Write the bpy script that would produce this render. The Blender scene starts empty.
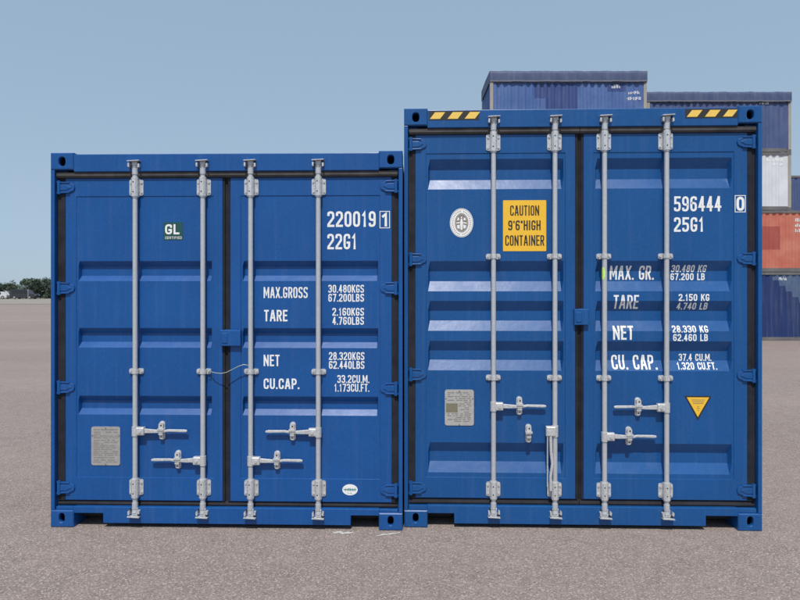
import bpy, bmesh, math, random
from mathutils import Vector, Matrix

random.seed(7)
R = math.radians
S = bpy.context.scene
COL = S.collection

# ------------------------------------------------------------------ camera
cam_data = bpy.data.cameras.new('camera')
cam_data.lens = 28.0
cam_data.sensor_width = 36.0
cam_data.sensor_fit = 'HORIZONTAL'
cam_data.shift_y = -0.005
cam_data.clip_start = 0.05
cam_data.clip_end = 6000.0
cam = bpy.data.objects.new('camera', cam_data)
COL.objects.link(cam)
cam.location = (0, 0, 1.60)
cam.rotation_euler = (R(90), 0, 0)
S.camera = cam

# ------------------------------------------------------------------ sky, sun, exposure
SUN_EL, SUN_AZ = 60.0, 5.0          # azimuth: degrees to the left of straight behind the camera
world = bpy.data.worlds.new('World')
S.world = world
world.use_nodes = True
wn, wl = world.node_tree.nodes, world.node_tree.links
wn.clear()
sky = wn.new('ShaderNodeTexSky')
sky.sky_type = 'NISHITA'
sky.sun_disc = False
sky.sun_elevation = R(SUN_EL)
sky.sun_rotation = R(180 + SUN_AZ)
sky.altitude = 0
sky.air_density = 1.0
sky.dust_density = 0.6
sky.ozone_density = 3.0
hsv = wn.new('ShaderNodeHueSaturation')
hsv.inputs['Saturation'].default_value = 0.62
bg = wn.new('ShaderNodeBackground')
bg.inputs['Strength'].default_value = 0.12
wo = wn.new('ShaderNodeOutputWorld')
veil = wn.new('ShaderNodeMix')
veil.data_type = 'RGBA'
veil.inputs[0].default_value = 0.72                       # even summer haze in front of the clear sky
veil.inputs[7].default_value = (2.85, 4.10, 5.45, 1)
wl.new(sky.outputs[0], hsv.inputs['Color'])
wl.new(hsv.outputs[0], veil.inputs[6])
wl.new(veil.outputs[2], bg.inputs['Color'])
wl.new(bg.outputs[0], wo.inputs['Surface'])

sun_data = bpy.data.lights.new('sun', 'SUN')
sun_data.energy = 3.9
sun_data.angle = R(0.55)
sun_data.color = (1.0, 0.955, 0.89)
sun = bpy.data.objects.new('sun', sun_data)
COL.objects.link(sun)
to_sun = Vector((-math.sin(R(SUN_AZ)) * math.cos(R(SUN_EL)), -math.cos(R(SUN_AZ)) * math.cos(R(SUN_EL)), math.sin(R(SUN_EL))))
sun.rotation_euler = to_sun.to_track_quat('Z', 'Y').to_euler()
sun.location = (-4, -12, 22)

S.view_settings.view_transform = 'Standard'
S.view_settings.look = 'None'
S.view_settings.exposure = 0.0
S.view_settings.gamma = 1.0
S.view_settings.use_curve_mapping = False
S.render.resolution_x, S.render.resolution_y = 1024, 768
S.cycles.max_bounces = 6


# ------------------------------------------------------------------ helpers
class MB:
    """collects faces, builds one mesh object"""
    def __init__(self):
        self.v, self.f, self.m, self.s = [], [], [], []

    def face(self, pts, m=0, smooth=False):
        b = len(self.v)
        self.v += [tuple(p) for p in pts]
        self.f.append(list(range(b, b + len(pts))))
        self.m.append(m); self.s.append(smooth)

    def raw(self, verts, faces, m=0, smooth=False):
        b = len(self.v)
        self.v += [tuple(p) for p in verts]
        for f in faces:
            self.f.append([b + i for i in f]); self.m.append(m); self.s.append(smooth)

    def box(self, x0, x1, y0, y1, z0, z1, m=0, skip=''):
        v = [(x0, y0, z0), (x1, y0, z0), (x1, y1, z0), (x0, y1, z0), (x0, y0, z1), (x1, y0, z1), (x1, y1, z1), (x0, y1, z1)]
        f = [(0, 3, 2, 1), (4, 5, 6, 7), (0, 1, 5, 4), (1, 2, 6, 5), (2, 3, 7, 6), (3, 0, 4, 7)]
        self.raw(v, [q for i, q in enumerate(f) if 'dufrbl'[i] not in skip], m)

    def cbox(self, x0, x1, y0, y1, z0, z1, c=.003, m=0):
        """box with a chamfered front (y0) face"""
        a = [(x0, y1, z0), (x1, y1, z0), (x1, y1, z1), (x0, y1, z1)]
        b = [(x0, y0 + c, z0), (x1, y0 + c, z0), (x1, y0 + c, z1), (x0, y0 + c, z1)]
        d = [(x0 + c, y0, z0 + c), (x1 - c, y0, z0 + c), (x1 - c, y0, z1 - c), (x0 + c, y0, z1 - c)]
        f = [(8, 9, 10, 11), (3, 2, 1, 0)]
        for i in range(4):
            j = (i + 1) % 4
            f += [(i, j, 4 + j, 4 + i), (4 + i, 4 + j, 8 + j, 8 + i)]
        self.raw(a + b + d, f, m)

    def prism_y(self, poly, y0, y1, m=0, caps=True):
        """poly: (x, z) outline, counter-clockwise seen from the front (-y)"""
        n = len(poly)
        v = [(x, y0, z) for x, z in poly] + [(x, y1, z) for x, z in poly]
        f = [(i, i + n, (i + 1) % n + n, (i + 1) % n) for i in range(n)]
        if caps:
            f += [tuple(range(n)), tuple(range(2 * n - 1, n - 1, -1))]
        self.raw(v, f, m)

    def prism_x(self, poly, x0, x1, m=0):
        n = len(poly)
        v = [(x0, y, z) for y, z in poly] + [(x1, y, z) for y, z in poly]
        f = [(i, (i + 1) % n, (i + 1) % n + n, i + n) for i in range(n)]
        f += [tuple(range(n - 1, -1, -1)), tuple(range(n, 2 * n))]
        self.raw(v, f, m)

    def prism_z(self, poly, z0, z1, m=0):
        n = len(poly)
        v = [(x, y, z0) for x, y in poly] + [(x, y, z1) for x, y in poly]
        f = [(i, (i + 1) % n, (i + 1) % n + n, i + n) for i in range(n)]
        f += [tuple(range(n - 1, -1, -1)), tuple(range(n, 2 * n))]
        self.raw(v, f, m)

    def cyl(self, p0, p1, r0, r1=None, n=14, m=0, caps=True):
        r1 = r0 if r1 is None else r1
        p0, p1 = Vector(p0), Vector(p1)
        d = (p1 - p0).normalized()
        a = d.orthogonal().normalized(); b = d.cross(a)
        ring = lambda p, r: [p + (a * math.cos(t) + b * math.sin(t)) * r for t in [2 * math.pi * i / n for i in range(n)]]
        A, B = ring(p0, r0), ring(p1, r1)
        self.raw(A + B, [(i, (i + 1) % n, (i + 1) % n + n, i + n) for i in range(n)], m, True)
        if caps:
            self.raw(A, [tuple(range(n - 1, -1, -1))], m)
            self.raw(B, [tuple(range(n))], m)

    def tube(self, pts, r, n=8, m=0):
        pts = [Vector(p) for p in pts]
        rings = []
        up = Vector((0, 1, 0.01))
        for i, p in enumerate(pts):
            d = (pts[min(i + 1, len(pts) - 1)] - pts[max(i - 1, 0)]).normalized()
            a = d.cross(up).normalized(); b = d.cross(a)
            rr = r[i] if isinstance(r, (list, tuple)) else r
            rings.append([p + (a * math.cos(t) + b * math.sin(t)) * rr for t in [2 * math.pi * k / n for k in range(n)]])
        v = [q for g in rings for q in g]
        f = []
        for i in range(len(pts) - 1):
            for k in range(n):
                f.append((i * n + k, i * n + (k + 1) % n, (i + 1) * n + (k + 1) % n, (i + 1) * n + k))
        self.raw(v, f, m, True)
        self.raw(rings[0], [tuple(range(n))], m); self.raw(rings[-1], [tuple(range(n))], m)

    def build(self, name, mats, parent=None, bevel=0.0, fixn=True):
        me = bpy.data.meshes.new(name)
        me.from_pydata(self.v, [], self.f)
        for mt in (mats if isinstance(mats, (list, tuple)) else [mats]):
            me.materials.append(mt)
        for p, i, s in zip(me.polygons, self.m, self.s):
            p.material_index = i; p.use_smooth = s
        if fixn:
            b = bmesh.new(); b.from_mesh(me)
            bmesh.ops.recalc_face_normals(b, faces=b.faces); b.to_mesh(me); b.free()
        me.update()
        return link(name, me, parent, bevel)


def link(name, me, parent=None, bevel=0.0, loc=None):
    o = bpy.data.objects.new(name, me)
    COL.objects.link(o)
    if parent: o.parent = parent
    if loc: o.location = loc
    if bevel:
        b = o.modifiers.new('bevel', 'BEVEL')
        b.width = bevel; b.segments = 2; b.limit_method = 'ANGLE'; b.angle_limit = R(40)
    return o


def empty(name, loc, rz=0.0):
    o = bpy.data.objects.new(name, None)
    COL.objects.link(o)
    o.location = loc; o.rotation_euler = (0, 0, rz)
    o.empty_display_size = .2
    return o


def tag(o, label=None, cat=None, group=None, kind=None):
    if label: o['label'] = label
    if cat: o['category'] = cat
    if group: o['group'] = group
    if kind: o['kind'] = kind
    return o


def rrect(x0, x1, z0, z1, r, n=4):
    """rounded rectangle outline, counter-clockwise from the front"""
    out = []
    for cx, cz, a in ((x1 - r, z0 + r, -90), (x1 - r, z1 - r, 0), (x0 + r, z1 - r, 90), (x0 + r, z0 + r, 180)):
        for i in range(n + 1):
            t = R(a + 90 * i / n)
            out.append((cx + r * math.cos(t), cz + r * math.sin(t)))
    return out


def oval(cx, cz, rx, rz, n=28):
    return [(cx + rx * math.cos(2 * math.pi * i / n), cz + rz * math.sin(2 * math.pi * i / n)) for i in range(n)]


# ------------------------------------------------------------------ materials
def new_mat(name):
    m = bpy.data.materials.new(name); m.use_nodes = True
    nt = m.node_tree; nt.nodes.clear()
    o = nt.nodes.new('ShaderNodeOutputMaterial'); p = nt.nodes.new('ShaderNodeBsdfPrincipled')
    nt.links.new(p.outputs[0], o.inputs[0])
    return m, nt, p


def N(nt, t, **kw):
    n = nt.nodes.new(t)
    for k, v in kw.items():
        if k in n.inputs: n.inputs[k].default_value = v
        else: setattr(n, k, v)
    return n


def coords(nt, scale=(1, 1, 1)):
    tc = N(nt, 'ShaderNodeTexCoord'); mp = N(nt, 'ShaderNodeMapping')
    mp.inputs['Scale'].default_value = scale
    nt.links.new(tc.outputs['Object'], mp.inputs['Vector'])
    return mp.outputs[0]


def ramp(nt, src, stops):
    r = N(nt, 'ShaderNodeValToRGB')
    e = r.color_ramp.elements
    while len(e) < len(stops): e.new(.5)
    for q, (p, c) in zip(e, stops):
        q.position = p; q.color = (c, c, c, 1) if isinstance(c, float) else (*c, 1)
    nt.links.new(src, r.inputs[0])
    return r.outputs[0]


def mix(nt, fac, a, b, mode='MIX'):
    m = N(nt, 'ShaderNodeMix', data_type='RGBA', blend_type=mode)
    if isinstance(fac, float): m.inputs[0].default_value = fac
    else: nt.links.new(fac, m.inputs[0])
    for s, k in ((a, 6), (b, 7)):
        if isinstance(s, tuple): m.inputs[k].default_value = (*s, 1)
        else: nt.links.new(s, m.inputs[k])
    return m.outputs[2]


def bump(nt, p, h, strength, dist):
    b = N(nt, 'ShaderNodeBump', Strength=strength, Distance=dist)
    nt.links.new(h, b.inputs['Height']); nt.links.new(b.outputs[0], p.inputs['Normal'])


def noise(nt, vec, scale, detail=4.0, rough=.55):
    n = N(nt, 'ShaderNodeTexNoise', Scale=scale, Detail=detail, Roughness=rough)
    nt.links.new(vec, n.inputs['Vector'])
    return n.outputs[0]


def paint(name, col, rough=.36, dust=(.26, .30, .36), dust_amt=.07, streak=.07, spec=.5, scuff=.25):
    """coil-coated steel: faint mottling, rain streaks, dust film, scuffs"""
    m, nt, p = new_mat(name)
    v = coords(nt)
    big = noise(nt, v, 1.7, 5.0)
    c1 = mix(nt, ramp(nt, big, [(.3, 0.0), (.75, 1.0)]), tuple(x * .90 for x in col), tuple(min(1, x * 1.08) for x in col))
    st = noise(nt, coords(nt, (26, 26, .9)), 1.0, 3.0)
    c2 = mix(nt, ramp(nt, st, [(.52, 0.0), (.85, streak)]), c1, dust)
    fi = noise(nt, v, 55, 5.0, .7)
    c3 = mix(nt, ramp(nt, fi, [(.5, 0.0), (.8, dust_amt)]), c2, dust)
    sc = noise(nt, coords(nt, (9, 9, 22)), 3.0, 6.0, .75)
    c4 = mix(nt, ramp(nt, sc, [(.68, 0.0), (.74, scuff)]), c3, tuple(x * .6 + .05 for x in col))
    ch = noise(nt, coords(nt, (1, 1, .7)), 46, 2.0, .5)
    gate = noise(nt, v, 3.1, 3.0)
    chip = N(nt, 'ShaderNodeMath', operation='MULTIPLY')
    nt.links.new(ramp(nt, ch, [(.735, 0.0), (.76, .75)]), chip.inputs[0]); nt.links.new(ramp(nt, gate, [(.5, 0.0), (.62, 1.0)]), chip.inputs[1])
    c4 = mix(nt, chip.outputs[0], c4, (.075, .062, .058))
    nt.links.new(c4, p.inputs['Base Color'])
    rg = ramp(nt, noise(nt, v, 7, 4.0), [(.25, rough - .05), (.8, rough + .09)])
    nt.links.new(rg, p.inputs['Roughness'])
    p.inputs['Specular IOR Level'].default_value = spec
    hsum = N(nt, 'ShaderNodeMath', operation='MULTIPLY_ADD')
    nt.links.new(noise(nt, v, 2.6, 2.0), hsum.inputs[0]); hsum.inputs[1].default_value = 2.5
    nt.links.new(noise(nt, v, 16, 3.0), hsum.inputs[2])
    bump(nt, p, hsum.outputs[0], .16, .006)
    return m


def weathered(name, col, col2, rust=.3, rough=.6, scale=1.1):
    """old, faded container paint with rust and fading patches"""
    m, nt, p = new_mat(name)
    v = coords(nt)
    c = mix(nt, ramp(nt, noise(nt, v, scale, 6.0, .65), [(.38, 0.0), (.62, 1.0)]), col, col2)
    st = noise(nt, coords(nt, (9, 9, .5)), 1.0, 4.0)
    c = mix(nt, ramp(nt, st, [(.5, 0.0), (.8, .14)]), c, (.40, .38, .36))
    rs = noise(nt, coords(nt, (2.2, 2.2, 1.1)), 2.6, 8.0, .72)
    c = mix(nt, ramp(nt, rs, [(.60, 0.0), (.70, rust)]), c, (.13, .055, .03))
    nt.links.new(c, p.inputs['Base Color'])
    p.inputs['Roughness'].default_value = rough
    p.inputs['Specular IOR Level'].default_value = .3
    return m


def plain(name, col, rough=.6, metal=0.0, var=.12, scale=30, bmp=0.0, spec=.5):
    m, nt, p = new_mat(name)
    v = coords(nt)
    n = noise(nt, v, scale, 4.0, .65)
    c = mix(nt, ramp(nt, n, [(.3, 0.0), (.75, 1.0)]), tuple(x * (1 - var) for x in col), tuple(min(1, x * (1 + var)) for x in col))
    nt.links.new(c, p.inputs['Base Color'])
    p.inputs['Roughness'].default_value = rough
    p.inputs['Metallic'].default_value = metal
    p.inputs['Specular IOR Level'].default_value = spec
    if bmp: bump(nt, p, n, bmp, .004)
    return m


M = {}
M['blue_a'] = paint('blue_paint_low', (.0048, .077, .280), rough=.38, spec=.40)
M['blue_b'] = paint('blue_paint_high', (.0045, .076, .256), rough=.37, spec=.42)
M['galv'] = plain('galvanised_steel', (.52, .535, .56), rough=.42, metal=.3, var=.08, scale=40)
M['bright'] = plain('bright_zinc_casting', (.60, .605, .61), rough=.38, metal=.35, var=.24, scale=80, bmp=.15)
M['dark_hole'] = plain('hole_shade', (.02, .018, .016), rough=.9)  # near-black colour stands in for the shade inside holes
M['gasket'] = plain('rubber_gasket', (.023, .023, .029), rough=.8, var=.35, scale=9, spec=.2)
M['gasket_dusty'] = plain('dusty_rubber_lip', (.072, .066, .066), rough=.85, var=.3, scale=9, spec=.2)
M['white'] = plain('white_marking', (.82, .82, .80), rough=.5, var=.07, scale=45)
M['yellow'] = plain('yellow_vinyl', (.86, .50, .035), rough=.45, var=.05)
M['hazard'] = plain('hazard_yellow', (.85, .56, .11), rough=.5, var=.07)
M['black'] = plain('black_print', (.022, .02, .018), rough=.55)
M['label_green'] = plain('dark_green_vinyl', (.012, .075, .075), rough=.4)
M['lime'] = plain('lime_sticker', (.62, .92, .16), rough=.45)
M['teal'] = plain('teal_print', (.05, .24, .26), rough=.5)
M['plate'] = plain('aluminium_plate', (.40, .385, .37), rough=.42, metal=.25, var=.14, scale=40)
M['plate_light'] = plain('pale_aluminium_plate', (.44, .43, .41), rough=.45, metal=.15, var=.12, scale=40)
M['etch'] = plain('etched_print', (.24, .225, .21), rough=.6)
M['plate_patch'] = plain('plate_patch_print', (.20, .18, .12), rough=.6, var=.25, scale=120)
M['emblem'] = plain('brown_print', (.22, .19, .17), rough=.6)
M['underside'] = plain('dark_underside', (.02, .02, .022), rough=.9)  # near-black, also serves as painted shade behind the sill notches
M['ply'] = plain('floor_plywood', (.18, .12, .07), rough=.8)
M['wire'] = plain('steel_wire', (.34, .40, .37), rough=.4, metal=.3)
M['post_w'] = plain('white_post', (.50, .50, .48), rough=.6)
M['leaf_a'] = plain('hazed_leaf_green', (.095, .128, .088), rough=.7, var=.3, scale=1.2, spec=.25)  # paled and greyed: distance haze is put into the leaf colour
M['leaf_b'] = plain('hazed_leaf_dark_green', (.078, .110, .082), rough=.7, var=.3, scale=1.2, spec=.25)  # darker leaf tone, lightened with the same painted-in haze
M['bark'] = plain('bark', (.09, .07, .05), rough=.9)
M['car_dark'] = plain('charcoal_car_paint', (.035, .036, .044), rough=.25, var=.03)
M['car_white'] = plain('white_car_paint', (.56, .56, .56), rough=.3, var=.03)
M['glass'] = plain('car_glass', (.02, .024, .028), rough=.06, var=.0)
M['tyre'] = plain('tyre_rubber', (.018, .018, .018), rough=.85)
M['rim'] = plain('wheel_rim', (.45, .45, .46), rough=.35, metal=.6)
M['lamp_red'] = plain('red_lamp_lens', (.35, .02, .02), rough=.2)
M['lamp_clear'] = plain('clear_lamp_lens', (.6, .6, .6), rough=.15)
M['scribble'] = plain('chalky_paint', (.50, .485, .465), rough=.9, var=.2, scale=60)

M['old_blue'] = weathered('faded_blue_container', (.060, .118, .31), (.088, .160, .36), rust=.30)
M['old_blue2'] = weathered('slate_blue_container', (.060, .088, .205), (.078, .110, .235), rust=.2)
M['old_white'] = weathered('off_white_container', (.60, .61, .65), (.68, .69, .72), rust=.10)
M['old_red'] = weathered('coral_red_container', (.50, .135, .092), (.56, .20, .135), rust=.35)
M['old_navy'] = weathered('navy_container', (.016, .036, .13), (.022, .045, .15), rust=.08)
M['pale_patch'] = weathered('pale_worn_paint', (.060, .105, .20), (.095, .140, .23), rust=.2)
M['red_patch'] = weathered('dark_red_patch_paint', (.36, .075, .062), (.40, .088, .072), rust=.1)
M['blue_patch'] = weathered('dark_blue_patch_paint', (.035, .065, .20), (.045, .075, .22), rust=.1)
M['tarp'] = weathered('slate_tarpaulin', (.050, .072, .155), (.072, .095, .175), rust=.12, rough=.55, scale=2.5)
M['tarp_hem'] = plain('tarpaulin_hem', (.15, .155, .19), rough=.6, var=.2, scale=6)
M['rail_grey'] = weathered('grimy_rail', (.12, .115, .12), (.17, .165, .16), rust=.5)
M['post_beige'] = weathered('dusty_beige_post', (.36, .34, .30), (.30, .27, .24), rust=.4)
M['rope'] = plain('dark_rope', (.03, .03, .04), rough=.9)


def asphalt():
    m, nt, p = new_mat('worn_asphalt')
    v = coords(nt)
    vo = N(nt, 'ShaderNodeTexVoronoi', Scale=120.0, Randomness=1.0)
    nt.links.new(v, vo.inputs['Vector'])
    sep = N(nt, 'ShaderNodeSeparateColor'); nt.links.new(vo.outputs['Color'], sep.inputs[0])
    stone = ramp(nt, sep.outputs[0], [(0.0, (0.130, 0.105, 0.094)), (.45, (0.255, 0.207, 0.186)), (.80, (0.329, 0.268, 0.242)), (1.0, (0.560, 0.471, 0.426))])
    gap = ramp(nt, vo.outputs['Distance'], [(.35, 0.0), (.75, .65)])
    c = mix(nt, gap, stone, (0.126, 0.103, 0.093))
    mid = noise(nt, v, 6.0, 6.0, .6)
    c = mix(nt, ramp(nt, mid, [(.35, .0), (.7, .30)]), c, (0.348, 0.289, 0.261))
    fine = noise(nt, v, 38.0, 5.0, .7)
    c = mix(nt, ramp(nt, fine, [(.35, .22), (.6, 0.0)]), c, (0.170, 0.138, 0.123))
    lane = noise(nt, coords(nt, (.04, .30, 1)), 1.0, 5.0, .6)
    c = mix(nt, ramp(nt, lane, [(.38, 0.0), (.72, .34)]), c, (0.367, 0.297, 0.269))
    blot = noise(nt, v, .55, 5.0, .6)
    c = mix(nt, ramp(nt, blot, [(.56, 0.0), (.75, .22)]), c, (0.164, 0.135, 0.122))
    pale = noise(nt, coords(nt, (.9, 1.4, 1)), 1.1, 7.0, .65)
    c = mix(nt, ramp(nt, pale, [(.64, 0.0), (.74, .4)]), c, (0.436, 0.368, 0.334))
    nt.links.new(c, p.inputs['Base Color'])
    p.inputs['Roughness'].default_value = .85
    p.inputs['Specular IOR Level'].default_value = .35
    h = N(nt, 'ShaderNodeMath', operation='ADD')
    inv = ramp(nt, vo.outputs['Distance'], [(.1, 1.0), (.8, 0.0)])
    nt.links.new(inv, h.inputs[0]); nt.links.new(fine, h.inputs[1])
    bump(nt, p, h.outputs[0], .4, .0035)
    return m


M['asphalt'] = asphalt()
M['verge'] = plain('dry_verge', (.27, .24, .205), rough=.95, var=.22, scale=.8)


# ------------------------------------------------------------------ ground
def ground_z(y):
    pts = [(-4000, 0.0), (5.0, 0.0), (11.0, -.05), (18.0, -.18), (25.0, -.28), (30.0, -.29), (45, -.14), (85, .46), (120, .98), (150, 1.10), (600, 1.3), (5000, 1.3)]
    for (a, za), (b, zb) in zip(pts, pts[1:]):
        if a <= y <= b:
            return za + (zb - za) * (y - a) / (b - a)
    return 0.0


def sheet(name, xs, ys, mat, dz=0.0):
    v = [(x, y, ground_z(y) + dz) for y in ys for x in xs]
    n = len(xs)
    f = [(j * n + i, j * n + i + 1, (j + 1) * n + i + 1, (j + 1) * n + i) for j in range(len(ys) - 1) for i in range(n - 1)]
    b = MB(); b.raw(v, f, 0, True)
    o = b.build(name, mat)
    return tag(o, kind='structure')


sheet('ground', [-4000, -300, -60, -10, 10, 60, 300, 4000],
      [-4000, -300, -20, 0, 5, 7, 9, 11, 13, 15, 18, 20, 23, 25, 27.5, 30, 35, 40, 45, 55, 65, 75, 85, 95, 108, 120, 135, 150, 300, 600, 1500, 5000], M['asphalt'])
sheet('verge', [-320, -160, -80, 0, 80, 200], [86, 95, 108, 120, 135, 150], M['verge'], .03)

# ------------------------------------------------------------------ stroke lettering (condensed gothic)
r_ = 1
GL = {
 '0': [('c', [(0, 0, 1), (1, 0, 1), (1, 1, 1), (0, 1, 1)])],
 '1': [('o', [(.15, .80), (.60, 1), (.60, 0)])],
 '2': [('o', [(0, .82), (0, 1, 1), (1, 1, 1), (1, .60), (0, .10), (0, 0), (1, 0)])],
 '3': [('o', [(0, .86), (0, 1, 1), (1, 1, 1), (1, .53, 1), (.5, .53)]), ('o', [(.66, .51), (1, .50, 1), (1, 0, 1), (0, 0, 1), (0, .14)])],
 '4': [('o', [(.70, 0), (.70, 1)]), ('o', [(.62, 1), (0, .27), (1, .27)])],
 '5': [('o', [(1, 1), (.05, 1), (.05, .56), (1, .60, 1), (1, 0, 1), (0, 0, 1), (0, .14)])],
 '6': [('o', [(1, .87), (1, 1, 1), (0, 1, 1), (0, 0, 1), (1, 0, 1), (1, .56, 1), (.12, .56)])],
 '7': [('o', [(0, 1), (1, 1), (.35, 0)])],
 '8': [('c', [(0, 0, 1), (1, 0, 1), (1, .52, 1), (0, .52, 1)]), ('c', [(.04, .53, 1), (.96, .53, 1), (.96, 1, 1), (.04, 1, 1)])],
 '9': [('o', [(0, .13), (0, 0, 1), (1, 0, 1), (1, 1, 1), (0, 1, 1), (0, .44, 1), (.88, .44)])],
 'A': [('o', [(0, 0), (.42, 1), (.58, 1), (1, 0)]), ('o', [(.2, .28), (.8, .28)])],
 'B': [('c', [(0, 0), (1, 0, 1), (1, .53, 1), (0, .53)]), ('c', [(0, .53), (.94, .53, 1), (.94, 1, 1), (0, 1)])],
 'C': [('o', [(1, .76), (1, 1, 1), (0, 1, 1), (0, 0, 1), (1, 0, 1), (1, .24)])],
 'D': [('c', [(0, 0), (1, 0, 1), (1, 1, 1), (0, 1)])],
 'E': [('o', [(1, 1), (0, 1), (0, 0), (1, 0)]), ('o', [(.1, .52), (.85, .52)])],
 'F': [('o', [(1, 1), (0, 1), (0, 0)]), ('o', [(.1, .50), (.85, .50)])],
 'G': [('o', [(1, .80), (1, 1, 1), (0, 1, 1), (0, 0, 1), (1, 0, 1), (1, .42), (.66, .42)])],
 'H': [('o', [(0, 0), (0, 1)]), ('o', [(1, 0), (1, 1)]), ('o', [(.1, .52), (.9, .52)])],
 'I': [('o', [(.5, 0), (.5, 1)])],
 'K': [('o', [(0, 0), (0, 1)]), ('o', [(1, 1), (.1, .42)]), ('o', [(.38, .60), (1, 0)])],
 'L': [('o', [(0, 1), (0, 0), (1, 0)])],
 'M': [('o', [(0, 0), (0, 1)]), ('o', [(.10, .90), (.5, .24), (.90, .90)]), ('o', [(1, 0), (1, 1)])],
 'N': [('o', [(0, 0), (0, 1)]), ('o', [(.10, .88), (.90, .12)]), ('o', [(1, 0), (1, 1)])],
 'O': [('c', [(0, 0, 1), (1, 0, 1), (1, 1, 1), (0, 1, 1)])],
 'P': [('o', [(0, 0), (0, 1), (1, 1, 1), (1, .46, 1), (.1, .46)])],
 'R': [('o', [(0, 0), (0, 1), (1, 1, 1), (1, .48, 1), (.1, .48)]), ('o', [(.55, .46), (1, 0)])],
 'S': [('o', [(1, .87), (1, 1, 1), (0, 1, 1), (0, .54, 1), (1, .46, 1), (1, 0, 1), (0, 0, 1), (0, .13)])],
 'T': [('o', [(0, 1), (1, 1)]), ('o', [(.5, .95), (.5, 0)])],
 'U': [('o', [(0, 1), (0, 0, 1), (1, 0, 1), (1, 1)])],
 'V': [('o', [(0, 1), (.5, 0), (1, 1)])],
 'X': [('o', [(0, 0), (1, 1)]), ('o', [(0, 1), (1, 0)])],
 '.': [('o', [(.5, .0), (.5, .012)])],
 "'": [('o', [(.5, .96), (.5, .84)])],
 '"': [('o', [(.1, .96), (.1, .84)]), ('o', [(.9, .96), (.9, .84)])],
}
WIDE = {'.': .30, "'": .34, '"': .5, ' ': .55, '1': .78, 'I': .42, 'M': 1.35, 'A': 1.1, 'X': 1.05, 'N': 1.08, 'T': .92, 'L': .85, 'F': .88, 'E': .9}


def fillet(pts, closed, rad):
    n = len(pts); out = []
    for i, p in enumerate(pts):
        P = Vector(p[:2])
        if len(p) == 3 and (closed or 0 < i < n - 1):
            A, B = Vector(pts[i - 1][:2]), Vector(pts[(i + 1) % n][:2])
            da, db = (A - P), (B - P)
            la, lb = min(rad, da.length * .5), min(rad, db.length * .5)
            a, b = P + da.normalized() * la, P + db.normalized() * lb
            for k in range(4):
                t = k / 3
                out.append(a * (1 - t) ** 2 + P * 2 * t * (1 - t) + b * t * t)
        else:
            out.append(P)
    q = [out[0]]
    for p in out[1:]:
        if (p - q[-1]).length > 1e-5: q.append(p)
    if closed and (q[0] - q[-1]).length < 1e-5: q.pop()
    return q


def strip(pts, closed, t):
    n = len(pts); Lf, Rt = [], []
    if not closed:                                   # square ends reach the edge of the letter
        pts = list(pts)
        a, b = (pts[0] - pts[1]).normalized(), (pts[-1] - pts[-2]).normalized()
        pts[0] = pts[0] + a * t / 2; pts[-1] = pts[-1] + b * t / 2
    for i, p in enumerate(pts):
        d0 = (p - pts[i - 1]).normalized() if (closed or i > 0) else None
        d1 = (pts[(i + 1) % n] - p).normalized() if (closed or i < n - 1) else None
        d0 = d0 or d1; d1 = d1 or d0
        n0, n1 = Vector((-d0.y, d0.x)), Vector((-d1.y, d1.x))
        mt = n0 + n1
        mt = mt.normalized() if mt.length > 1e-4 else n0
        k = min(1 / max(mt.dot(n0), .01), 1.9)
        Lf.append(p + mt * t / 2 * k); Rt.append(p - mt * t / 2 * k)
    quads = []
    for i in range(n if closed else n - 1):
        j = (i + 1) % n
        quads.append((Rt[i], Rt[j], Lf[j], Lf[i]))
    return quads


def text_quads(s, x0, x1, z0, z1, weight=.18):
    """flat quads (x, z) for the string fitted into the box"""
    h = z1 - z0; t = h * weight
    adv = [WIDE.get(c, 1.0) for c in s]
    gap = .22
    tot = sum(adv) + gap * (len(s) - 1)
    u = (x1 - x0) / tot
    t = min(t, u * .32)
    x = x0; out = []
    for c, a in zip(s, adv):
        w = u * a
        for i, (kind, pts) in enumerate(GL.get(c, [])):
            P = [(x + t / 2 + p[0] * (w - t), z0 + t / 2 + p[1] * (h - t)) + tuple(p[2:]) for p in pts]
            for q in strip(fillet(P, kind == 'c', min(w * .46, h * .26)), kind == 'c', t):
                out.append((q, i))
        x += w + gap * u
    return out


def words(s, x0, x1, z0, z1):
    """the words of a line, each with its own box"""
    adv = [WIDE.get(c, 1.0) for c in s]
    u = (x1 - x0) / (sum(adv) + .22 * (len(s) - 1))
    out, x, cur, xs = [], x0, '', x0
    for c, a in zip(s + ' ', adv + [.5]):
        if c == ' ':
            if cur: out.append((cur, xs, x - .22 * u, z0, z1))
            cur = ''
        else:
            if not cur: xs = x
            cur += c
        x += (a + .22) * u
    return out


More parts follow.
